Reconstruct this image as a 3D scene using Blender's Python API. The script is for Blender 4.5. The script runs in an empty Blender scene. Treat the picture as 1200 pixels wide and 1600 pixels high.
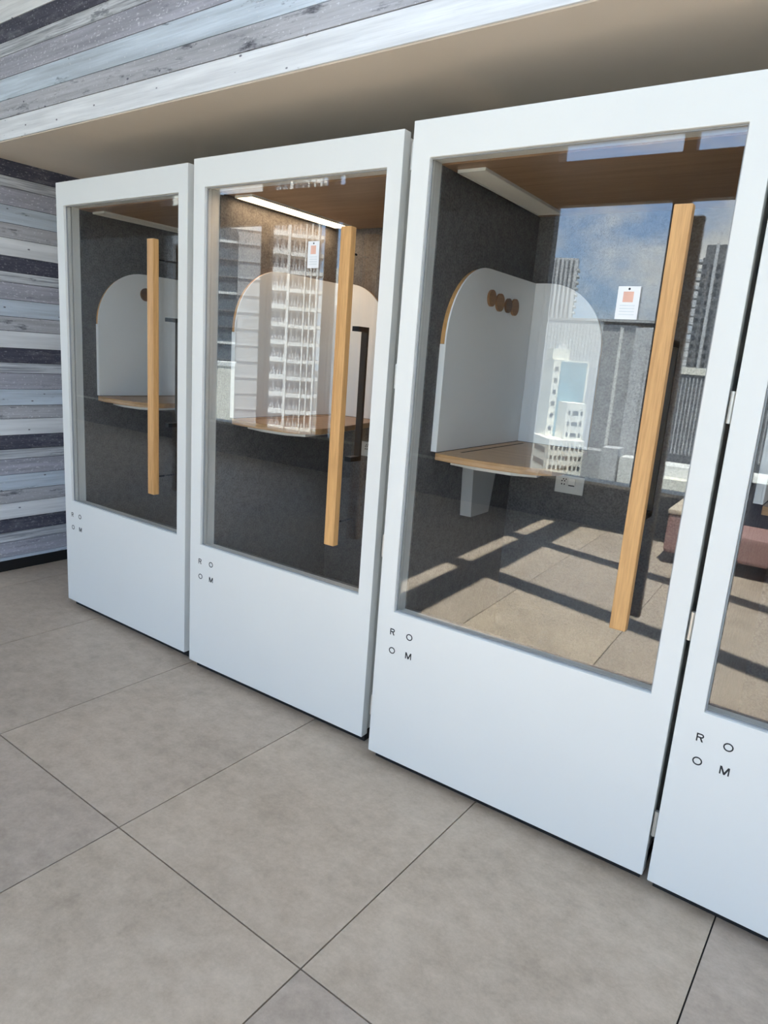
import bpy, bmesh, math, random
from mathutils import Matrix, Vector
random.seed(7)
scene = bpy.context.scene
COL = scene.collection

# ------------------------------------------------------------------ camera
cd = bpy.data.cameras.new('camera')
cd.sensor_fit = 'VERTICAL'; cd.sensor_height = 24.0; cd.lens = 1074.5 / 1600 * 24.0
cd.clip_start = 0.05; cd.clip_end = 3000
cam = bpy.data.objects.new('camera', cd); COL.objects.link(cam)
M3 = ((0.80271, -0.18820, 0.56590), (0.59203, 0.13715, -0.79416), (0.07185, 0.97251, 0.22151))
mw = Matrix(M3).to_4x4(); mw.translation = Vector((3.6439, -1.9966, 1.5447))
cam.matrix_world = mw
scene.camera = cam

# ------------------------------------------------------------------ colour management
vs = scene.view_settings
scene.display_settings.display_device = 'sRGB'
vs.view_transform = 'Standard'; vs.look = 'None'; vs.gamma = 1.0; vs.use_curve_mapping = False
vs.exposure = 0.68

# ------------------------------------------------------------------ world: blue sky with cumulus
W = bpy.data.worlds.new('world'); scene.world = W; W.use_nodes = True
nt = W.node_tree; nt.nodes.clear()
def wn(t, **k):
    n = nt.nodes.new(t)
    for a, b in k.items(): setattr(n, a, b)
    return n
out = wn('ShaderNodeOutputWorld'); bg = wn('ShaderNodeBackground')
SKY_STRENGTH = 1.65
bg.inputs[1].default_value = SKY_STRENGTH
tc = wn('ShaderNodeTexCoord'); sp = wn('ShaderNodeSeparateXYZ')
nt.links.new(tc.outputs['Generated'], sp.inputs[0])
cr = wn('ShaderNodeValToRGB')
e = cr.color_ramp.elements
e[0].position = 0.0; e[0].color = (0.95, 1.28, 1.65, 1)
e[1].position = 0.75; e[1].color = (0.56, 0.86, 1.42, 1)
x = cr.color_ramp.elements.new(0.22); x.color = (0.64, 1.02, 1.75, 1)
nt.links.new(sp.outputs['Z'], cr.inputs[0])
mp = wn('ShaderNodeMapping'); mp.inputs['Scale'].default_value = (1, 1, 1.5); mp.inputs['Location'].default_value = (-6.52, 6.25, 4.70)
nt.links.new(tc.outputs['Generated'], mp.inputs[0])
no = wn('ShaderNodeTexNoise'); no.inputs['Scale'].default_value = 3.1; no.inputs['Detail'].default_value = 9; no.inputs['Roughness'].default_value = 0.56
nt.links.new(mp.outputs[0], no.inputs['Vector'])
c2 = wn('ShaderNodeValToRGB')
c2.color_ramp.elements[0].position = 0.475; c2.color_ramp.elements[0].color = (0, 0, 0, 1)
c2.color_ramp.elements[1].position = 0.60; c2.color_ramp.elements[1].color = (1, 1, 1, 1)
nt.links.new(no.outputs['Fac'], c2.inputs[0])
n2 = wn('ShaderNodeTexNoise'); n2.inputs['Scale'].default_value = 9.0; n2.inputs['Detail'].default_value = 6
nt.links.new(mp.outputs[0], n2.inputs['Vector'])
c3 = wn('ShaderNodeValToRGB')
c3.color_ramp.elements[0].position = 0.35; c3.color_ramp.elements[0].color = (1.35, 1.38, 1.5, 1)
c3.color_ramp.elements[1].position = 0.62; c3.color_ramp.elements[1].color = (2.25, 2.15, 2.05, 1)
nt.links.new(n2.outputs['Fac'], c3.inputs[0])
mx = wn('ShaderNodeMixRGB'); nt.links.new(c3.outputs[0], mx.inputs[2])
nt.links.new(c2.outputs[0], mx.inputs[0]); nt.links.new(cr.outputs[0], mx.inputs[1])
nt.links.new(mx.outputs[0], bg.inputs[0]); nt.links.new(bg.outputs[0], out.inputs[0])

# ------------------------------------------------------------------ sun (high, from behind the booths, through the glazed roof)
EL, AZ = math.radians(70), math.radians(20)
to_sun = Vector((math.cos(EL) * math.sin(AZ), math.cos(EL) * math.cos(AZ), math.sin(EL)))
sl = bpy.data.lights.new('sun', 'SUN'); sl.energy = 20.0; sl.angle = math.radians(0.53); sl.color = (1.0, 0.97, 0.92)
so = bpy.data.objects.new('sun', sl); COL.objects.link(so)
so.rotation_euler = to_sun.to_track_quat('Z', 'Y').to_euler(); so.location = (4, 20, 40)

# ------------------------------------------------------------------ materials
MATS = {}
class NT:
    def __init__(s, name):
        s.m = bpy.data.materials.new(name); s.m.use_nodes = True; s.t = s.m.node_tree
        s.b = s.t.nodes['Principled BSDF']; s.o = s.t.nodes['Material Output']; MATS[name] = s.m
    def n(s, t, **k):
        q = s.t.nodes.new(t)
        for a, b in k.items():
            if a in q.inputs.keys() if isinstance(a, str) else False: q.inputs[a].default_value = b
            else: setattr(q, a, b)
        return q
    def l(s, a, b): s.t.links.new(a, b)
    def ramp(s, fac, stops):
        r = s.n('ShaderNodeValToRGB'); el = r.color_ramp.elements
        while len(el) < len(stops): el.new(0.5)
        for q, (p, c) in zip(el, stops): q.position = p; q.color = (*c, 1) if len(c) == 3 else c
        s.l(fac, r.inputs[0]); return r.outputs[0]
    def noise(s, vec, scale, detail=4, rough=.5):
        q = s.n('ShaderNodeTexNoise'); q.inputs['Scale'].default_value = scale; q.inputs['Detail'].default_value = detail; q.inputs['Roughness'].default_value = rough
        s.l(vec, q.inputs['Vector']); return q.outputs['Fac']
    def coords(s, scale=(1, 1, 1), kind='Object', rand=True):
        t = s.n('ShaderNodeTexCoord'); m = s.n('ShaderNodeMapping'); m.inputs['Scale'].default_value = scale
        src = t.outputs[kind]
        if rand:
            oi = s.n('ShaderNodeObjectInfo'); mu = s.n('ShaderNodeMath', operation='MULTIPLY'); mu.inputs[1].default_value = 37.0
            s.l(oi.outputs['Random'], mu.inputs[0]); va = s.n('ShaderNodeVectorMath', operation='ADD')
            s.l(src, va.inputs[0]); s.l(mu.outputs[0], va.inputs[1]); src = va.outputs[0]
        s.l(src, m.inputs[0]); return m.outputs[0]
    def mix(s, fac, a, b, mode='MIX'):
        q = s.n('ShaderNodeMixRGB', blend_type=mode)
        for i, v in ((0, fac), (1, a), (2, b)):
            if hasattr(v, 'is_linked') or hasattr(v, 'links'): s.l(v, q.inputs[i])
            else: q.inputs[i].default_value = v if i == 0 else (*v, 1)
        return q.outputs[0]
    def bump(s, h, strength=.3, dist=.002):
        q = s.n('ShaderNodeBump'); q.inputs['Strength'].default_value = strength; q.inputs['Distance'].default_value = dist
        s.l(h, q.inputs['Height']); s.l(q.outputs[0], s.b.inputs['Normal'])

def plain(name, col, rough=.5, metal=0., spec=.5, var=0.04, scale=30):
    m = NT(name); m.b.inputs['Roughness'].default_value = rough; m.b.inputs['Metallic'].default_value = metal
    m.b.inputs['Specular IOR Level'].default_value = spec
    f = m.noise(m.coords(), scale, 3)
    lo = tuple(c * (1 - var) for c in col); hi = tuple(min(1, c * (1 + var)) for c in col)
    m.l(m.ramp(f, [(.3, lo), (.7, hi)]), m.b.inputs['Base Color'])
    return m.m
def wood(name, dark, light, axis='z', rough=.45, fine=1.0):
    m = NT(name); m.b.inputs['Roughness'].default_value = rough
    s = {'z': (22, 22, 1.1), 'x': (1.1, 22, 22), 'y': (22, 1.1, 22)}[axis]
    c = m.coords(tuple(q * fine for q in s))
    a = m.noise(c, 1.4, 6, .6); b = m.noise(c, 9, 4, .6)
    col = m.ramp(a, [(.3, dark), (.7, light)])
    col = m.mix(.28, col, m.ramp(b, [(.38, tuple(q * .72 for q in dark)), (.6, light)]))
    m.l(col, m.b.inputs['Base Color']); m.bump(b, .15, .001); return m.m
def felt(name, lo, hi):
    m = NT(name); m.b.inputs['Roughness'].default_value = .95; m.b.inputs['Specular IOR Level'].default_value = .1
    c = m.coords(rand=False); a = m.noise(c, 120, 3, .7); b = m.noise(c, 30, 5, .7)
    f = m.mix(.42, a, b)
    m.l(m.ramp(f, [(.36, lo), (.64, hi)]), m.b.inputs['Base Color']); m.bump(a, .35, .002); return m.m
def emit(name, col, strength):
    m = NT(name); m.b.inputs['Base Color'].default_value = (.9, .88, .82, 1)
    m.b.inputs['Emission Color'].default_value = (*col, 1); m.b.inputs['Emission Strength'].default_value = strength; return m.m
def glass(name, r0, tint=(1, 1, 1), rough=0.0):
    m = NT(name); t = m.t; t.nodes.remove(m.b)
    lw = m.n('ShaderNodeLayerWeight'); lw.inputs['Blend'].default_value = .5
    pw = m.n('ShaderNodeMath', operation='POWER'); pw.inputs[1].default_value = 5.0; m.l(lw.outputs['Facing'], pw.inputs[0])
    ml = m.n('ShaderNodeMath', operation='MULTIPLY_ADD'); ml.inputs[1].default_value = 1 - r0; ml.inputs[2].default_value = r0; m.l(pw.outputs[0], ml.inputs[0])
    tr = m.n('ShaderNodeBsdfTransparent'); tr.inputs[0].default_value = (*tint, 1)
    gl = m.n('ShaderNodeBsdfGlossy'); gl.inputs['Roughness'].default_value = rough
    ms = m.n('ShaderNodeMixShader'); m.l(ml.outputs[0], ms.inputs[0]); m.l(tr.outputs[0], ms.inputs[1]); m.l(gl.outputs[0], ms.inputs[2])
    m.l(ms.outputs[0], m.o.inputs[0]); return m.m

def plank_mat(name, base, kind):
    m = NT(name); m.b.inputs['Roughness'].default_value = .75; m.b.inputs['Specular IOR Level'].default_value = .2
    grain = m.noise(m.coords((3, 110, 110)), 1.0, 5, .65); streak = m.noise(m.coords((1.4, 30, 30)), 1.0, 5, .6)
    patch = m.noise(m.coords((5, 22, 22)), 1.0, 6, .68); speck = m.noise(m.coords((60, 110, 110)), 1.0, 2, .5); big = m.noise(m.coords((1.1, 6, 6)), 1.0, 3)
    vo = m.n('ShaderNodeTexVoronoi'); vo.inputs['Scale'].default_value = 1.0; m.l(m.coords((9, 17, 17)), vo.inputs['Vector'])
    d = tuple(q * (.88 if kind == 'white' else .74) for q in base); l = tuple(min(.95, q * 1.15) for q in base)
    col = m.ramp(streak, [(.32, d), (.62, l)])
    P = {  # fine-grain colour and share, worn patches (from, to, share), their colour, light flakes
        'dark':   ((.03, .03, .045), .55, (.50, .66, .8), (.19, .19, .22), .60),
        'white':  ((.50, .51, .54), .25, (.66, .74, .8), (.22, .22, .26), 0),
        'grey':   ((.26, .26, .29), .45, (.56, .68, .9), (.07, .07, .085), .62),
        'blue':   ((.36, .44, .50), .35, (.62, .69, .9), (.15, .18, .23), .66),
        'purple': ((.27, .27, .33), .40, (.60, .72, .7), (.16, .16, .20), .61),
        'streak': ((.20, .21, .25), .75, (.60, .68, .8), (.17, .18, .21), 0)}[kind]
    gs = (.44, .60) if kind == 'streak' else (.52, .66)
    col = m.mix(m.ramp(grain, [(gs[0], (0, 0, 0)), (gs[1], (P[1],) * 3)]), col, P[0])
    col = m.mix(m.ramp(big, [(.5, (0, 0, 0)), (.72, (.4, .4, .4))]), col, tuple(q * .75 for q in base))
    a, b, sh = P[2]
    col = m.mix(m.ramp(patch, [(a, (0, 0, 0)), (b, (sh,) * 3)]), col, P[3])
    if P[4]: col = m.mix(m.ramp(speck, [(P[4], (0, 0, 0)), (P[4] + .08, (.6, .6, .6))]), col, (.80, .81, .84) if kind != 'dark' else (.33, .33, .37))
    if kind in ('white', 'blue', 'grey'):      # nail holes and knots
        col = m.mix(m.ramp(vo.outputs['Distance'], [(.055, (.85, .85, .85)), (.085, (0, 0, 0))]), col, (.10, .10, .13))
    m.l(col, m.b.inputs['Base Color']); m.bump(grain, .2, .001); return m.m

def tile_mat():
    m = NT('stone_tile'); m.b.inputs['Specular IOR Level'].default_value = .35
    c = m.coords((1, 1, 1)); a = m.noise(c, 3.4, 8, .68); b = m.noise(c, 90, 3, .7); d = m.noise(m.coords((1, 1.25, 1)), 14, 8, .72)
    col = m.ramp(a, [(.28, (.352, .279, .215)), (.5, (.487, .393, .308)), (.74, (.587, .482, .384))])
    col = m.mix(.45, col, m.ramp(d, [(.34, (.335, .262, .20)), (.66, (.63, .52, .42))]))
    col = m.mix(.10, col, m.ramp(b, [(.32, (.24, .20, .165)), (.68, (.66, .57, .48))]))
    oi = m.n('ShaderNodeObjectInfo')
    col = m.mix(1.0, col, m.ramp(oi.outputs['Random'], [(0, (.93, .93, .95)), (1, (1.06, 1.05, 1.02))]), 'MULTIPLY')
    m.l(col, m.b.inputs['Base Color']); m.l(m.ramp(a, [(.3, (.42, .42, .42)), (.7, (.55, .55, .55))]), m.b.inputs['Roughness'])
    m.bump(b, .12, .001); return m.m

plain('white_laminate', (.79, .787, .755), .42, spec=.35, var=.008, scale=3)
plain('white_board', (.87, .87, .86), .3, spec=.4, var=.01, scale=3)
plain('white_plastic', (.72, .72, .70), .4, var=.01)
plain('shaded_plastic', (.42, .42, .41), .5, var=.01)  # white plastic darkened, carries the shading of the desk support
plain('grey_gasket', (.33, .34, .35), .6)
plain('black_metal', (.012, .012, .014), .4, var=.1)
plain('black_rubber', (.01, .01, .011), .8, var=.1)
plain('black_print', (.012, .013, .015), .6, var=.05)
plain('steel_hinge', (.62, .60, .55), .35, metal=.7)
plain('light_housing', (.80, .79, .74), .5)
emit('light_off', (1, 1, 1), 0.0)
emit('light_warm', (1.0, .69, .41), 9.0)
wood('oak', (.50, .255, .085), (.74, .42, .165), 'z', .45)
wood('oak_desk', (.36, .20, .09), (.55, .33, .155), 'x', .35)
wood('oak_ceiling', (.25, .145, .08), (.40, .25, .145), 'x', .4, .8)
wood('oak_peg', (.26, .13, .055), (.40, .21, .09), 'y', .5)
wood('oak_peg_dark', (.13, .06, .028), (.22, .11, .05), 'y', .5)
felt('felt_charcoal', (.09, .087, .088), (.19, .183, .181))
plain('carpet_dark', (.02, .02, .025), .95, var=.4, scale=200)
plain('card_white', (.85, .85, .86), .6, var=.01)
plain('card_orange', (.80, .47, .36), .6)
plain('card_grey', (.70, .73, .74), .6)
glass('booth_glass', .072, (.995, 1.0, .995))
glass('window_glass', .04, (.93, .96, .95))
plank_mat('plank_white', (.80, .81, .83), 'white'); plank_mat('plank_grey', (.50, .50, .53), 'grey')
plank_mat('plank_blue', (.61, .68, .76), 'blue'); plank_mat('plank_purple', (.44, .44, .50), 'purple')
plank_mat('plank_streak', (.66, .68, .71), 'streak'); plank_mat('plank_dark', (.085, .085, .115), 'dark')
tile_mat()
plain('grout', (.035, .032, .03), .9)
plain('soffit_paint', (.74, .65, .55), .8, var=.02, scale=4)
plain('room_paint', (.78, .77, .74), .85, var=.02, scale=4)
plain('board_backing', (.05, .05, .06), .9)
plain('baseboard_black', (.008, .008, .009), .5)
plain('bronze_frame', (.05, .042, .038), .45, var=.08)
plain('dado_grey', (.075, .075, .08), .7)
plain('sill_stone', (.75, .72, .66), .6)
plain('pink_fabric', (.36, .21, .20), .9, var=.1, scale=120)
plain('beige_fabric', (.62, .52, .42), .9, var=.06, scale=120)
plain('navy_fabric', (.03, .035, .06), .9, var=.1, scale=120)
plain('tower_white', (.80, .79, .76), .8, var=.04, scale=.2)
plain('tower_cream', (.84, .80, .70), .8, var=.03, scale=.2)
plain('tower_grey', (.42, .42, .43), .8, var=.05, scale=.2)
plain('tower_pale', (.58, .58, .59), .8, var=.05, scale=.2)
plain('tower_dark', (.16, .165, .18), .7, var=.1, scale=.2)
plain('tower_glass', (.10, .13, .16), .15, var=.2, scale=.3)
plain('tower_teal', (.22, .36, .42), .2, var=.2, scale=.3)
plain('tower_window', (.05, .06, .07), .25, var=.2)
plain('city_ground', (.15, .155, .14), .9, var=.25, scale=.02)

# ------------------------------------------------------------------ mesh helpers
def mesh(name, verts, faces, mat, parent=None, loc=None, bevel=0, smooth=False):
    me = bpy.data.meshes.new(name); me.from_pydata([tuple(v) for v in verts], [], faces); me.update()
    bm = bmesh.new(); bm.from_mesh(me); bmesh.ops.recalc_face_normals(bm, faces=bm.faces)
    if bevel: bmesh.ops.bevel(bm, geom=list(bm.edges), offset=bevel, segments=2, affect='EDGES', profile=.6)
    bm.to_mesh(me); bm.free()
    if smooth:
        for p in me.polygons: p.use_smooth = True
    return link(name, me, mat, parent, loc)
def link(name, me, mat=None, parent=None, loc=None):
    o = bpy.data.objects.new(name, me); COL.objects.link(o)
    if mat and not me.materials: me.materials.append(MATS[mat])
    if parent: o.parent = parent
    if loc: o.location = loc
    return o
BF = [(0, 3, 2, 1), (4, 5, 6, 7), (0, 1, 5, 4), (1, 2, 6, 5), (2, 3, 7, 6), (3, 0, 4, 7)]
def bv(lo, hi):
    (a, b, c), (d, e, f) = lo, hi
    return [(a, b, c), (d, b, c), (d, e, c), (a, e, c), (a, b, f), (d, b, f), (d, e, f), (a, e, f)]
def box(name, lo, hi, mat, parent=None, bevel=0):
    # geometry about the box's own base so that object coordinates stay local
    o = ((lo[0] + hi[0]) / 2, (lo[1] + hi[1]) / 2, lo[2])
    return mesh(name, [tuple(v[i] - o[i] for i in range(3)) for v in bv(lo, hi)], BF, mat, parent, o, bevel)
def boxes(name, lst, mat, parent=None):
    V, F = [], []
    for lo, hi in lst:
        k = len(V); V += bv(lo, hi); F += [tuple(i + k for i in f) for f in BF]
    return mesh(name, V, F, mat, parent)
def prism(name, pts, z0, z1, mat, parent=None, loc=None, bevel=0, axis='z'):
    n = len(pts)
    def P(a, b, c): return {'z': (a, b, c), 'x': (c, a, b), 'y': (a, c, b)}[axis]
    V = [P(a, b, z0) for a, b in pts] + [P(a, b, z1) for a, b in pts]
    F = [tuple(range(n - 1, -1, -1)), tuple(range(n, 2 * n))] + [(i, (i + 1) % n, n + (i + 1) % n, n + i) for i in range(n)]
    return mesh(name, V, F, mat, parent, loc, bevel)
def ring(name, o, i, y0, y1, mat, parent=None, bevel=0):
    (a, b, c, d), (e, f, g, h) = o, i          # x0,x1,z0,z1 outer / inner
    V = []
    for y in (y0, y1):
        V += [(a, y, c), (b, y, c), (b, y, d), (a, y, d), (e, y, g), (f, y, g), (f, y, h), (e, y, h)]
    F = []
    for k in range(4):
        j = (k + 1) % 4
        F += [(k, j, 4 + j, 4 + k), (8 + j, 8 + k, 12 + k, 12 + j), (k, 8 + k, 8 + j, j), (4 + j, 12 + j, 12 + k, 4 + k)]
    return mesh(name, V, F, mat, parent, None, bevel)
def tube(name, p, q, r, mat, parent=None, seg=14, r2=None):
    p, q = Vector(p), Vector(q); d = (q - p).normalized(); r2 = r if r2 is None else r2
    u = d.orthogonal().normalized(); v = d.cross(u)
    V = []
    for c, rr in ((p, r), (q, r2)):
        V += [c + (u * math.cos(2 * math.pi * k / seg) + v * math.sin(2 * math.pi * k / seg)) * rr for k in range(seg)]
    F = [tuple(range(seg - 1, -1, -1)), tuple(range(seg, 2 * seg))] + [(k, (k + 1) % seg, seg + (k + 1) % seg, seg + k) for k in range(seg)]
    return mesh(name, V, F, mat, parent)
def empty(name, loc, rz=0):
    o = bpy.data.objects.new(name, None); COL.objects.link(o); o.location = loc; o.rotation_euler = (0, 0, rz); o.empty_display_size = .2; return o
def tag(o, label, cat, group=None):
    o['label'] = label; o['category'] = cat
    if group: o['group'] = group
    return o
def struct(o, label=None, cat=None):
    o['kind'] = 'structure'
    if label: o['label'] = label
    if cat: o['category'] = cat
    return o

# ------------------------------------------------------------------ setting: dimensions
XL, XR, YW, H = -10.0, 9.0, -4.9, 4.0
ALX, ARX, YF, YB, SOF = -0.80, 5.6, -0.035, 1.25, 2.504

# floor and its tiles
fl = empty('floor', (0, 0, 0)); struct(fl, 'beige-grey stone-look tiled floor with thin dark joints', 'floor')
box('grout_bed', (XL, YW, -.12), (XR, YB, -.009), 'grout', fl)
TX, TY = .8044, 1.6088
tm = bpy.data.meshes.new('tile')
g = .0022
tv = bv((g, g, -.012), (TX - g, TY - g, 0)); tm.from_pydata(tv, [], BF)
bm = bmesh.new(); bm.from_mesh(tm); bmesh.ops.recalc_face_normals(bm, faces=bm.faces); bm.to_mesh(tm); bm.free()
tm.materials.append(MATS['stone_tile'])
ang = -.0063
for i in range(-15, 9):
    for j in range(-3, 2):
        x0 = 1.8908 + i * TX; y0 = -.8791 + j * TY
        if x0 < XL - .4 or x0 > XR or y0 + TY < YW: continue
        dx, dy = x0 - 1.8908, y0 + .8791
        o = link('tile', tm, None, fl, (1.8908 + dx * math.cos(ang) - dy * math.sin(ang), -.8791 + dx * math.sin(ang) + dy * math.cos(ang), 0))
        o.rotation_euler = (0, 0, ang)

# board-clad walls: six kinds of board repeat every 0.54 m
PER = .54
SEQ = [('plank_dark', .450, .540), ('plank_streak', .388, .450), ('plank_purple', .288, .388), ('plank_blue', .187, .288), ('plank_grey', .103, .187), ('plank_white', 0.0, .103)]
BASE = 1.964 - PER                         # foot of a white board
def planks(parent, z0, z1, length, origin, rz, skip=None):
    k0 = int(math.floor((z0 - BASE) / PER)); k1 = int(math.ceil((z1 - BASE) / PER))
    for k in range(k0, k1 + 1):
        for mt, a, b in SEQ:
            lo, hi = max(z0, BASE + k * PER + a), min(z1, BASE + k * PER + b)
            if hi - lo < .006: continue
            t = .0105 + random.uniform(-.0012, .0012)
            gp = .0014
            o = mesh('plank', bv((0, -t, gp), (length, 0, hi - lo - gp)), BF, mt, parent, (origin[0], origin[1], lo), .0012)
            o.rotation_euler = (0, 0, rz)
wl = box('wall_left', (ALX - .15, YF + .012, 0), (ALX - .0105, YB, SOF), 'board_backing'); struct(wl, 'alcove side wall clad in weathered blue, grey and white boards', 'wall')
def as_child(o, p):                        # keep world placement
    o.parent = p; o.matrix_parent_inverse = Matrix.Translation(p.location).inverted()
def planks_on(p, *a):
    before = set(COL.objects); planks(None, *a)
    for o in set(COL.objects) - before: as_child(o, p)
planks_on(wl, .068, SOF - .001, YB - YF - .002, (ALX - .0105, YF + .001, 0), math.pi / 2)
wf = box('wall_front', (XL, YF + .0105, SOF + .02), (XR, YF + .16, H), 'board_backing'); struct(wf, 'upper wall above the alcove clad in weathered painted boards', 'wall')
planks_on(wf, SOF, H, XR - XL, (XL, YF + .0105, 0), 0)
wf2 = box('wall_side', (XL, YF + .0125, 0), (ALX - .16, YF + .16, SOF), 'board_backing'); struct(wf2, 'wall left of the alcove clad in weathered boards', 'wall')
planks_on(wf2, .068, SOF - .001, ALX - XL - .014, (XL, YF + .0105, 0), 0)
struct(box('wall_right', (ARX, YF, 0), (XR, YF + .16, SOF + .02), 'room_paint'), 'painted wall at the right end of the alcove', 'wall')
struct(box('wall_back', (ALX - .15, YB, 0), (ARX + .15, YB + .12, SOF + .02), 'soffit_paint'), 'painted wall behind the booths', 'wall')
sfo = struct(box('ceiling_soffit', (ALX - .15, YF + .0105, SOF - .003), (ARX + .15, YB, SOF + .02), 'soffit_paint'), 'plain beige underside of the alcove above the booths', 'ceiling')
struct(box('baseboard_left', (ALX - .0105, YF, 0), (ALX + .004, YB, .068), 'baseboard_black'), 'black baseboard along the boarded wall', 'baseboard')
struct(box('baseboard_front', (XL, YF - .004, 0), (ALX - .0105, YF + .0105, .068), 'baseboard_black'), 'black baseboard left of the alcove', 'baseboard')
struct(box('wall_west', (XL - .12, YW - .2, 0), (XL, YF + .16, .42), 'dado_grey'), 'low wall under the added far left glazing', 'wall')
ww = struct(empty('window_20', (XL, YW, .42)), 'unseen glazing added at the far left end to let in more sky light', 'window')  # added out of view to bring sky light onto the left booths
for y in (-4.9, -3.7, -2.5, -1.3, -.12): as_now = box('mullion', (XL - .12, y - .055, .42), (XL, y + .055, H), 'bronze_frame'); as_now.parent = ww; as_now.matrix_parent_inverse = Matrix.Translation(ww.location).inverted()
wq = box('pane', (XL - .07, -4.85, .42), (XL - .062, -.1, H), 'window_glass'); wq.parent = ww; wq.matrix_parent_inverse = Matrix.Translation(ww.location).inverted()
struct(box('wall_east', (XR, YW - .2, 0), (XR + .12, YF + .16, H), 'room_paint'), 'far right painted wall of the room', 'wall')

# ceiling with a glazed roof light
SX0, SX1, SY0, SY1 = 1.70, 4.3, -3.385, -.085
ce = struct(empty('ceiling', (0, 0, H)), 'painted ceiling around the roof light', 'ceiling')
def cpart(n, lo, hi, m):
    o = box(n, lo, hi, m); as_child(o, ce); return o
cpart('ceiling_panel', (XL, YW - .2, H), (SX0, YF + .16, H + .1), 'room_paint')
cpart('ceiling_panel', (SX1, YW - .2, H), (XR, YF + .16, H + .1), 'room_paint')
cpart('ceiling_panel', (SX0, YW - .2, H), (SX1, SY0, H + .1), 'room_paint')
cpart('ceiling_panel', (SX0, SY1, H), (SX1, YF + .16, H + .06), 'room_paint')
for xa, xb in ((1.83, 2.10),): cpart('rafter', (xa, SY0, H), (xb, SY1, H + .05), 'bronze_frame')
def skew(x0, y0, x1, y1, w, name='purlin'):
    d = Vector((x1 - x0, y1 - y0, 0)).normalized(); n = Vector((-d.y, d.x, 0)) * w / 2
    pts = [(x0 + n.x, y0 + n.y), (x0 - n.x, y0 - n.y), (x1 - n.x, y1 - n.y), (x1 + n.x, y1 + n.y)]
    o = prism(name, pts, H + .052, H + .10, 'bronze_frame'); as_child(o, ce)
skew(1.70, -2.50, 4.3, -1.73, .17); skew(1.70, -1.31, 4.3, -.55, .20)
rp = cpart('roof_pane', (SX0, SY0, H + .11), (SX1, SY1, H + .118), 'window_glass')

# window wall: dado, glazing in bays, beam, clerestory
ZS, ZT1, ZT2 = .45, 3.10, 3.50
D0, D1 = YW - .12, YW
wb = struct(box('wall_window', (XL, D0, 0), (XR, D1, ZS - .03), 'dado_grey'), 'low dark wall under the windows', 'wall')
struct(box('trim_1', (XL, D0 - .12, ZS - .03), (XR, D1 + .02, ZS), 'sill_stone'), 'pale stone window sill', 'sill')
struct(box('trim_2', (XL, D0, ZT1), (XR, D1, ZT2), 'bronze_frame'), 'dark beam between main windows and upper windows', 'beam')
struct(box('wall_pier', (-1.87, D0 - .1, ZS), (.85, D1, H), 'dado_grey'), 'wide dark pier between the window groups', 'wall')
struct(box('wall_corner', (XL, D0 - .1, ZS), (-5.85, D1, H), 'dado_grey'), 'solid dark wall left of the windows', 'wall')
mull = [-4.17, -3.15, -2.08, None, 2.05, 3.21, 4.33, 5.45, 6.57, 7.69, 8.6]
left = [m for m in mull[:3]]; right = [m for m in mull[4:]]
edges = [(-5.85, left[0])] + list(zip(left, left[1:])) + [(left[-1], -1.87)] + [(.85, right[0])] + list(zip(right, right[1:])) + [(right[-1], XR)]
for k, (a, b) in enumerate(edges):
    wnd = struct(empty('window_%d' % (k + 1), ((a + b) / 2, YW, ZS)), 'tall dark-framed window bay over the city', 'window')
    def wp(n, lo, hi, m):
        o = box(n, lo, hi, m); as_child(o, wnd)
    hw = .055
    if b in left or b in right: wp('mullion', (b - hw, D0, ZS), (b + hw, D1, ZT1), 'bronze_frame'); wp('mullion', (b - hw, D0, ZT2), (b + hw, D1, H), 'bronze_frame')
    a2 = a + (hw if (a in left or a in right) else 0); b2 = b - (hw if (b in left or b in right) else 0)
    wp('window_frame', (a2, D0 + .03, ZS), (a2 + .025, D1 - .03, ZT1), 'bronze_frame'); wp('window_frame', (b2 - .025, D0 + .03, ZS), (b2, D1 - .03, ZT1), 'bronze_frame')
    wp('pane', (a2, YW - .066, ZS), (b2, YW - .058, ZT1), 'window_glass'); wp('pane', (a2, YW - .066, ZT2), (b2, YW - .058, H), 'window_glass')

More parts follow.
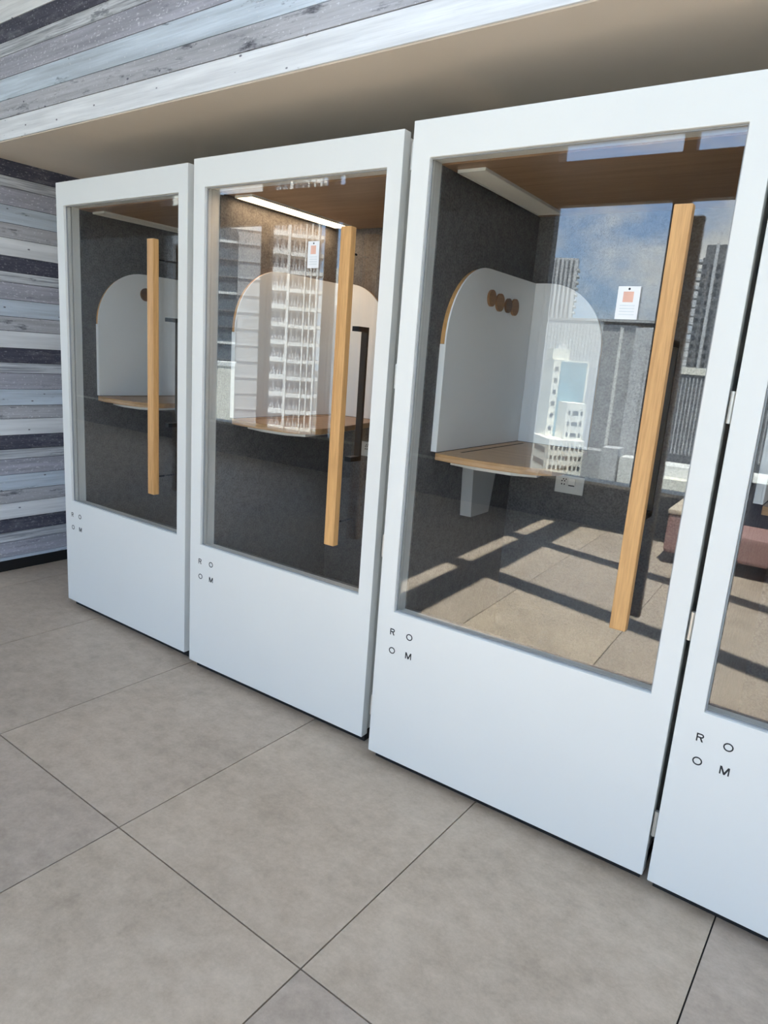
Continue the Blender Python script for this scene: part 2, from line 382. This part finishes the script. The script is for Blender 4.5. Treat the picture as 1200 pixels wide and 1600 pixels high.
# ------------------------------------------------------------------ phone booths
DW, Z0, Z1 = 1.048, .0404, 2.28
OL, OR, OT, OB = .0681, DW - .0632, Z1 - .1133, Z0 + .5909
CT = 2.165                                  # underside of the booth's inner ceiling
def letter_mesh(ch):
    # sans-serif capitals from strokes, 24 mm tall, printed on the door
    h, w = .0245, .0037
    V, F = [], []
    def poly(pts):
        k = len(V); n = len(pts)
        V.extend([(x, -.0003, z) for x, z in pts] + [(x, .0003, z) for x, z in pts])
        F.append(tuple(range(k, k + n))); F.append(tuple(range(k + 2 * n - 1, k + n - 1, -1)))
        for q in range(n): F.append((k + q, k + (q + 1) % n, k + n + (q + 1) % n, k + n + q))
    def arc(cx, cz, rx, rz, a0, a1, n):
        for q in range(n):
            t0, t1 = (math.radians(a0 + (a1 - a0) * (q + d) / n) for d in (0, 1))
            poly([(cx + rx * math.cos(t0), cz + rz * math.sin(t0)), (cx + rx * math.cos(t1), cz + rz * math.sin(t1)),
                  (cx + (rx - w) * math.cos(t1), cz + (rz - w) * math.sin(t1)), (cx + (rx - w) * math.cos(t0), cz + (rz - w) * math.sin(t0))])
    if ch == 'O': arc(0, h / 2, h * .54, h * .515, 0, 360, 36)
    if ch == 'M':
        a = h * .52
        poly([(-a, 0), (-a + w, 0), (-a + w, h), (-a, h)]); poly([(a - w, 0), (a, 0), (a, h), (a - w, h)])
        poly([(-a, h), (-a + w * 1.35, h), (w * .55, h * .12), (w * .1, 0), (-w * .55, 0)]); poly([(a, h), (a - w * 1.35, h), (-w * .55, h * .12), (-w * .1, 0), (w * .55, 0)][::-1])
    if ch == 'R':
        a = h * .40; rb = h * .275
        poly([(-a, 0), (-a + w, 0), (-a + w, h), (-a, h)])
        poly([(-a + w, h - w), (a - rb, h - w), (a - rb, h), (-a + w, h)]); poly([(-a + w, h - 2 * rb), (a - rb, h - 2 * rb), (a - rb, h - 2 * rb + w), (-a + w, h - 2 * rb + w)])
        arc(a - rb, h - rb, rb, rb, 90, -90, 16)
        poly([(a - w * .2, 0), (a - w * .2, w * .25), (w * .9, h - 2 * rb + w * .3), (-w * .4, h - 2 * rb + w * .3), (a - w * 1.35, 0)])
    me = bpy.data.meshes.new('letter'); me.from_pydata(V, [], F); me.update()
    bm = bmesh.new(); bm.from_mesh(me); bmesh.ops.recalc_face_normals(bm, faces=bm.faces); bm.to_mesh(me); bm.free()
    me.materials.append(MATS['black_print']); return me
GL = {c: letter_mesh(c) for c in 'ROM'}

def arch(corner, far, zb, zt, r, off=0, n=14):
    # outline in (u,z): from inner corner u=corner to the free edge u=far, free top corner rounded
    s = 1 if far > corner else -1
    pts = [(corner, zb), (far + s * off, zb)]
    R = r + off
    for k in range(n + 1):
        t = math.pi / 2 * k / n
        pts.append((far - s * r + s * R * math.cos(t), zt - r + R * math.sin(t)))
    pts.append((corner, zt + off))
    return pts

def make_booth(loc, yaw, label, lit, pegs=(), support=False):
    B = empty('phone_booth', loc, yaw); tag(B, label, 'phone booth', 'white phone booths in a row')
    # ---- body
    FI = .066                                # inner face of the left wall
    RI = DW - .066
    YK = .915
    box('shade_plinth', (.012, .040, 0), (DW - .012, .95, .0395), 'black_rubber', B)  # black base, set forward to draw the dark shadow strip under the door
    ring('front_frame', (.012, DW - .012, .05, 2.268), (.062, DW - .058, OB - .012, OT + .004), .045, .088, 'white_laminate', B)
    for nm, a, b, c in (('side_wall', .012, .05, 'white_laminate'), ('side_wall', DW - .05, DW - .012, 'white_laminate')):
        box(nm, (a, .089, .05), (b, .985, 2.268), c, B)
    box('felt_panel', (.0505, .089, .07), (FI, YK, CT), 'felt_charcoal', B)
    box('felt_panel', (RI, .089, .07), (DW - .0505, YK, CT), 'felt_charcoal', B)
    box('felt_panel', (FI, YK, .07), (RI, .945, CT), 'felt_charcoal', B)
    box('front_lining', (FI, .089, .07), (RI, .105, OB - .012), 'felt_charcoal', B)
    box('back_wall', (.0505, .946, .05), (DW - .0505, .985, 2.268), 'white_laminate', B)
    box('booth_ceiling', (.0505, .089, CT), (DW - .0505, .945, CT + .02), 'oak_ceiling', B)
    box('booth_roof', (.0505, .089, CT + .03), (DW - .0505, .945, 2.268), 'white_laminate', B)
    box('booth_floor', (.0505, .089, .051), (DW - .0505, .945, .07), 'carpet_dark', B)
    # ---- light strip along the left wall
    L = ring('light_strip', (.088, .192, .148, .835), (.094, .186, .154, .829), 0, .010, 'light_housing', B)
    L.matrix_local = Matrix.Translation((0, 0, CT - .0105)) @ Matrix(((1, 0, 0, 0), (0, 0, 1, 0), (0, 1, 0, 0), (0, 0, 0, 1)))
    df = box('diffuser', (.0945, .002, .1545), (.1855, .0085, .8285), 'light_warm' if lit else 'light_off', L)
    # ---- wrap-around white boards with oak edge
    zb, zt, r = 1.214, 1.892, .285
    # left board (in the y,z plane)
    pl = prism('board', arch(YK - .001, .165, zb, zt, r), FI + .020, FI + .026, 'white_board', B, axis='x')
    pl['label'] = 'white writing board on the booth side wall'
    eo = prism('oak_backing', arch(YK - .002, .169, 1.60, zt - .003, r), FI + .001, FI + .0195, 'oak', pl, axis='x')
    box('white_edging', (FI + .001, .167, zb), (FI + .0195, .185, 1.599), 'white_board', pl)
    pb = prism('board', arch(FI + .027, .41, zb, zt, .26), YK - .026, YK - .020, 'white_board', B, axis='y')
    pb['label'] = 'white writing board on the booth back wall'
    prism('oak_backing', arch(FI + .028, .408, zb, zt - .003, .26), YK - .0195, YK - .001, 'oak', pb, axis='y')
    for yy, zz, rr, mt in pegs:
        xx = FI + .0262
        tube('peg', (xx, yy, zz), (xx + .009, yy, zz), rr, mt, pl, 28)
    # ---- desk
    pts = [(FI + .0275, YK - .027), (FI + .0275, .155), (.16, .142), (.26, .138), (.36, .142), (.43, .153), (.485, .178), (.52, .215), (.537, .262), (.535, .33), (.515, .44), (.48, .60), (.44, .77), (.415, YK - .027)]
    dk = prism('desk', pts, 1.187, 1.2125, 'oak_desk', B, bevel=.0025)
    dk['label'] = 'rounded oak standing desk'
    prism('apron', [(.12, .23), (.24, .205), (.37, .215), (.45, .26), (.44, .36), (.36, .80), (.12, .80)], 1.166, 1.1865, 'white_plastic', dk)
    # tapered support under the desk, fixed to the felt wall
    if support:
        sup = prism('desk_support', [(.43, 1.1655), (.655, 1.1655), (.61, .93), (.45, .93)], FI + .0005, FI + .05, 'shaded_plastic', dk, axis='x')
    box('cable_slot', (FI + .075, .26, 1.2126), (FI + .083, .83, 1.2132), 'black_rubber', dk)
    # ---- outlet on the back wall
    op = box('outlet_plate', (.285, YK - .008, 1.012), (.412, YK - .0005, 1.090), 'white_plastic', B, .002)
    boxes('socket', [((.312 - .0 + dx, YK - .0092, 1.062 + dz), (.317 + dx, YK - .0081, 1.068 + dz)) for dx, dz in ((0, 0), (.012, .001), (.006, .009), (.018, .009), (.0, -.014), (.012, -.014))], 'black_rubber', op)
    box('switch', (.345, YK - .0125, 1.052), (.375, YK - .0081, 1.080), 'white_board', op)
    box('slot', (.345, YK - .0092, 1.046), (.372, YK - .0081, 1.0505), 'black_rubber', op)
    for c in op.children:                       # children were given in booth coordinates
        c.matrix_parent_inverse = Matrix.Translation(op.location).inverted()
    # ---- door
    D = ring('door', (0, DW, Z0, Z1), (OL, OR, OB, OT), 0, .040, 'white_laminate', B, .0022)
    box('glass_pane', (OL + .0005, .018, OB + .0005), (OR - .0005, .026, OT - .0005), 'booth_glass', D)
    ring('glazing_bead', (OL + .0004, OR - .0004, OB + .0004, OT - .0004), (OL + .004, OR - .004, OB + .004, OT - .004), .012, .0178, 'grey_gasket', D)
    hd = box('handle', (.853, -.066, .82), (.899, -.036, 1.972), 'oak', D, .003)
    for z in (.90, 1.89): tube('handle_standoff', (.864, -.036, z), (.864, .0175, z), .004, 'black_metal', D)
    boxes('inner_handle', [((.858, .084, 1.137), (.886, .094, 1.642)), ((.858, .0265, 1.624), (.886, .084, 1.642)), ((.858, .0265, 1.137), (.886, .084, 1.155))], 'black_metal', D)
    for ch, x, z in (('R', .070, .5415), ('O', .144, .5415), ('O', .074, .469), ('M', .146, .469)):
        link('letter', GL[ch], None, D, (x, -.0004, z))
    for z in (2.18, 1.477, .865, .226):
        tube('hinge', (-.0075, .016, z - .042), (-.0075, .016, z + .042), .0065, 'steel_hinge', D)
    return B

BOOTHS = [
    ((0.0, .0256, 0), .0041, 'white phone booth beside the boarded wall, leftmost of the row', False),
    ((1.1247, .0004, 0), .0250, 'white phone booth with its warm ceiling light switched on', True),
    ((2.245, -.0233, 0), .0288, 'white phone booth third from the boarded wall, showing sky in its glass', False),
    ((3.310, -.0027, 0), .0029, 'white phone booth cut off at the right edge', False)]
PEGS = ((.478, 1.788, .031, 'oak_peg'), (.553, 1.779, .034, 'oak_peg'), (.632, 1.775, .028, 'oak_peg_dark'), (.693, 1.774, .033, 'oak_peg'))
for k, (l, y, lab, lit) in enumerate(BOOTHS):
    make_booth(l, y, lab, lit, {0: ((.464, 1.783, .036, 'oak_peg_dark'),), 2: PEGS}.get(k, ()), k == 2)

# printed cards stuck on the glass of two doors
def card(loc, yaw, x, z, w, h, label):
    R = empty('notice_card', loc, yaw); tag(R, label, 'card')
    y = .0172
    box('sheet', (x, y - .0006, z), (x + w, y, z + h), 'card_white', R)
    box('print', (x + w * .26, y - .0008, z + h * .52), (x + w * .72, y - .0006, z + h * .84), 'card_orange', R)
    boxes('text_lines', [((x + w * .16, y - .0008, z + h * q), (x + w * .84, y - .0006, z + h * (q + .035))) for q in (.40, .31, .22, .13)], 'card_grey', R)
    tube('hole', (x + w * .5, y - .0009, z + h * .92), (x + w * .5, y - .0006, z + h * .92), .0032, 'black_print', R)
card(BOOTHS[1][0], BOOTHS[1][1], .632, 1.846, .056, .096, 'small white printed card on the glass of the lit booth')
card(BOOTHS[2][0], BOOTHS[2][1], .717, 1.692, .062, .089, 'small white printed card on the glass of the sky-reflecting booth')

# ------------------------------------------------------------------ low pink armchair by the window
ac = tag(empty('armchair', (2.95, -4.32, 0), 0), 'low pink upholstered armchair by the window', 'armchair')
box('seat', (-.30, -.22, .12), (.30, .34, .34), 'pink_fabric', ac, .03)
box('backrest', (-.32, -.36, .10), (.32, -.20, .70), 'navy_fabric', ac, .03)
for s in (-1, 1):
    box('armrest', (min(s * .30, s * .42), -.36, .10), (max(s * .30, s * .42), .36, .43), 'pink_fabric', ac, .03)
    box('arm_pad', (min(s * .295, s * .425), -.30, .432), (max(s * .295, s * .425), .37, .475), 'beige_fabric', ac, .015)
    for t in (-1, 1): tube('leg', (s * .33, t * .28, 0), (s * .33, t * .28, .12), .018, 'black_metal', ac)

# ------------------------------------------------------------------ the city outside (seen mirrored in the booth glass)
GZ = -30.0
struct(box('ground', (-700, -900, GZ - 1), (500, -12, GZ), 'city_ground'), 'pale ground far below the windows', 'ground')
def bld(x, y, rot, label):
    return tag(empty('building', (x, y, GZ), math.radians(rot)), label, 'building')
def bb(n, lo, hi, m, p, z=True):
    return box(n, (lo[0], lo[1], lo[2] - GZ), (hi[0], hi[1], hi[2] - GZ), m, p)
def bbs(n, lst, m, p):
    o = boxes(n, [((a[0], a[1], a[2] - GZ), (b[0], b[1], b[2] - GZ)) for a, b in lst], m, p); o['kind'] = 'stuff'; return o
# stepped white office block, local +y faces the room
b = bld(-46.2, -150, -37, 'stepped cream office block with teal glass front, mirrored in the third booth')
bb('front_block', (0, -6, GZ), (4.45, 0, -5.8), 'tower_cream', b)
bb('podium', (-3.5, -11.5, GZ), (4.55, 1.5, -14.0), 'tower_cream', b)
bb('tower', (-2.2, -14, GZ), (6.1, -6.2, 3.5), 'tower_cream', b)
bb('glass_front', (-.5, -6.2, -15), (5.6, -6.02, 3.1), 'tower_teal', b)
bb('roof_house', (-2.4, -12, 3.5), (1.5, -7, 5.9), 'tower_cream', b)
bb('roof_plant', (-1.0, -10, 5.9), (.8, -8, 7.2), 'tower_pale', b)
bbs('windows', [((-1.7, -6.2, z), (-.95, -6.1, z + .9)) for z in (-12.6, -9.6, -6.9, -4.2, -1.6, 1.0)], 'tower_window', b)
bbs('windows', [((x0, 0, z), (x1, .06, z + .9)) for z in (-13.3, -10.8, -8.4) for x0, x1 in ((.5, 1.0), (1.5, 2.8), (3.3, 3.8))], 'tower_window', b)
bbs('windows', [((x0, 1.5, z), (x0 + .55, 1.56, z + .9)) for z in (-20.6, -18.4, -16.2) for x0 in (-3.0, -2.0, -1.0, -.1, .6, 1.7, 2.7, 3.6)], 'tower_window', b)
bbs('openings', [((-3.56, -9, z), (-3.5, -1, z + 1.2)) for z in (-20.3, -17.3)], 'tower_dark', b)
# broad grey slab building behind
b = bld(-60, -210, 0, 'broad grey windowless building behind the cream office block')
bb('wall', (-18, -20, GZ), (2.0, 0, 16.0), 'tower_pale', b)
bb('wall', (2.0, -20, GZ), (11.6, -.6, 15.2), 'tower_grey', b)
bb('wall', (11.6, -20, GZ), (20, .2, 14.6), 'tower_pale', b)
bb('parapet', (-18.2, -20.2, 16.0), (20.2, .3, 16.7), 'tower_grey', b)
for x0 in (7.2,): bb('pilaster', (x0, -.6, GZ), (x0 + .9, .1, 14.5), 'tower_white', b)
bb('pilaster', (15.4, .2, GZ), (15.8, .5, 10.0), 'tower_grey', b)
bbs('ribs', [((-18 + k * 1.0, 0, GZ), (-17.75 + k * 1.0, .25, 15.2)) for k in range(20)], 'tower_grey', b)
bb('annexe', (1, 2, GZ), (9, 9, -21.2), 'tower_grey', b)
bb('annexe', (9.3, 3, GZ), (14, 10, -19.8), 'tower_pale', b)
bb('annexe', (14.5, 2, GZ), (21, 9, -22.0), 'tower_white', b)
# slender far tower
b = bld(-125, -360, -15, 'slender far white tower with vertical strips rising behind the grey building')
bb('shaft', (-6, -10, GZ), (6, 0, 57), 'tower_pale', b)
bbs('strips', [((-5.5 + k * 2.2, 0, GZ), (-4.5 + k * 2.2, .3, 56)) for k in range(5)], 'tower_dark', b)
bbs('balconies', [((5.8, -9, GZ + 3 * k), (7.2, 0, GZ + 3 * k + .8)) for k in range(28)], 'tower_white', b)
# right dark tower
b = bld(-30, -260, -6, 'dark grey high-rise with pale piers mirrored behind the third booth handle')
bb('shaft', (-12, -16, GZ), (12, 0, 41), 'tower_dark', b)
bb('crown', (-11.5, -15, 41), (11.5, -.6, 45.2), 'tower_dark', b)
for k in range(6): bb('pier', (-8.6 + k * 4.3, 0, GZ), (-7.6 + k * 4.3, .5, 45.6), 'tower_pale', b)
bbs('balconies', [((-13.6, -6, GZ + 2.9 * k), (-12, 0, GZ + 2.9 * k + .9)) for k in range(25)], 'tower_pale', b)
bbs('windows', [((-11.6 + c * 2.15, 0, GZ + 2.9 * k + .9), (-10.6 + c * 2.15, .12, GZ + 2.9 * k + 2.2)) for k in range(24) for c in range(11)], 'tower_window', b)
# low dark block with cornice
b = bld(-18.5, -150, 0, 'low dark block with a beige cornice in front of the dark high-rise')
bb('wall', (-5.6, -14, GZ), (10, 0, 3.2), 'tower_dark', b); bb('cornice', (-6, -14, 2.2), (10.4, .4, 3.6), 'tower_cream', b)
bbs('fins', [((-5.4 + k * .7, 0, -14), (-5.15 + k * .7, .3, 1.6)) for k in range(22)], 'tower_grey', b)
bb('forecourt_roof', (-7, 2, GZ), (12, 9, -15.5), 'tower_white', b)
bb('forecourt_wall', (-7, 9.1, GZ), (12, 13, -17.6), 'tower_cream', b)
# balcony tower mirrored in the lit booth
b = bld(-77, -90, -40.5, 'pale residential tower with stacked white balconies, mirrored in the lit booth')
bb('core', (-3.6, -12, GZ), (4.5, -1.2, 62), 'tower_pale', b)
bbs('windows', [((-3.5 + j * .95, -1.2, GZ + 2.92 * k + 1.15), (-2.95 + j * .95, -1.1, GZ + 2.92 * k + 2.45)) for k in range(31) for j in range(8)], 'tower_glass', b)
for k in range(31):
    z = GZ + 2.92 * k
    bb('balcony', (-3.7, -1.2, z), (-.9, 0.25, z + .75), 'tower_white', b)
    bb('balcony', (-.5, -1.2, z - .12), (4.0, 0.0, z + .5), 'tower_white', b)
    bb('balcony', (4.2, -4.0, z), (5.0, -.4, z + .6), 'tower_white', b)
for x0, w in ((-.95, .42), (1.9, .2), (2.9, .2), (3.9, .28)): bb('column', (x0, -1.2, GZ), (x0 + w, .32, 62), 'tower_white', b)
bbs('railings', [((-3.6 + j * .5, -.1, GZ + 2.92 * k + .6), (-3.45 + j * .5, .02, GZ + 2.92 * k + 1.5)) for k in range(31) for j in range(15)], 'tower_pale', b)
# darker neighbour
b = bld(-109.5, -110, -45, 'dark glass tower with thin white floor lines, left of the balcony tower')
bb('core', (-7, -12, GZ), (5.5, -.3, 25.5), 'tower_glass', b)
for k in range(16):
    bb('floor_edge', (-7.2, -.5, GZ + 3.5 * k), (-.6, .1, GZ + 3.5 * k + (.5 if k % 3 == 0 else .3)), 'tower_white' if k % 3 == 0 else 'tower_dark', b)
    bb('floor_edge', (-.4, -.5, GZ + 3.5 * k), (5.6, 0, GZ + 3.5 * k + .25), 'tower_pale' if k % 2 else 'tower_grey', b)
bb('wall', (-.4, -.6, GZ), (5.4, -.2, 25), 'tower_grey', b)
# small cream block
b = bld(-62, -61.0, -45, 'small cream block in front of the dark glass tower')
bb('wall', (-1.6, -4, GZ), (1.0, 0, -1.2), 'tower_cream', b); bb('cap', (-1.7, -4.1, -1.2), (1.1, .1, -.7), 'tower_white', b)
# white slab right of the balcony tower
b = bld(-87, -120, -36, 'narrow white block peeking out right of the balcony tower')
bb('wall', (-6, -8, GZ), (6, 0, 18.6), 'tower_white', b)
bbs('windows', [((-5.6 + c * 1.4, 0, GZ + 3 * k + 1), (-4.7 + c * 1.4, .08, GZ + 3 * k + 2.2)) for k in range(16) for c in range(8)], 'tower_window', b)
# white tower mirrored in the leftmost booth
b = bld(-122, -92, -52, 'dark tower with a bright white ribbed crown, mirrored in the leftmost booth')
bb('core', (-5, -10, GZ), (5, -.4, 24.5), 'tower_dark', b)
bb('crown', (-5, -10, 24.5), (5, -.4, 60), 'tower_white', b)
for k in range(9): bb('rib', (-4.9 + k * 1.15, -.4, 24.5), (-4.4 + k * 1.15, .2, 60), 'tower_cream', b)
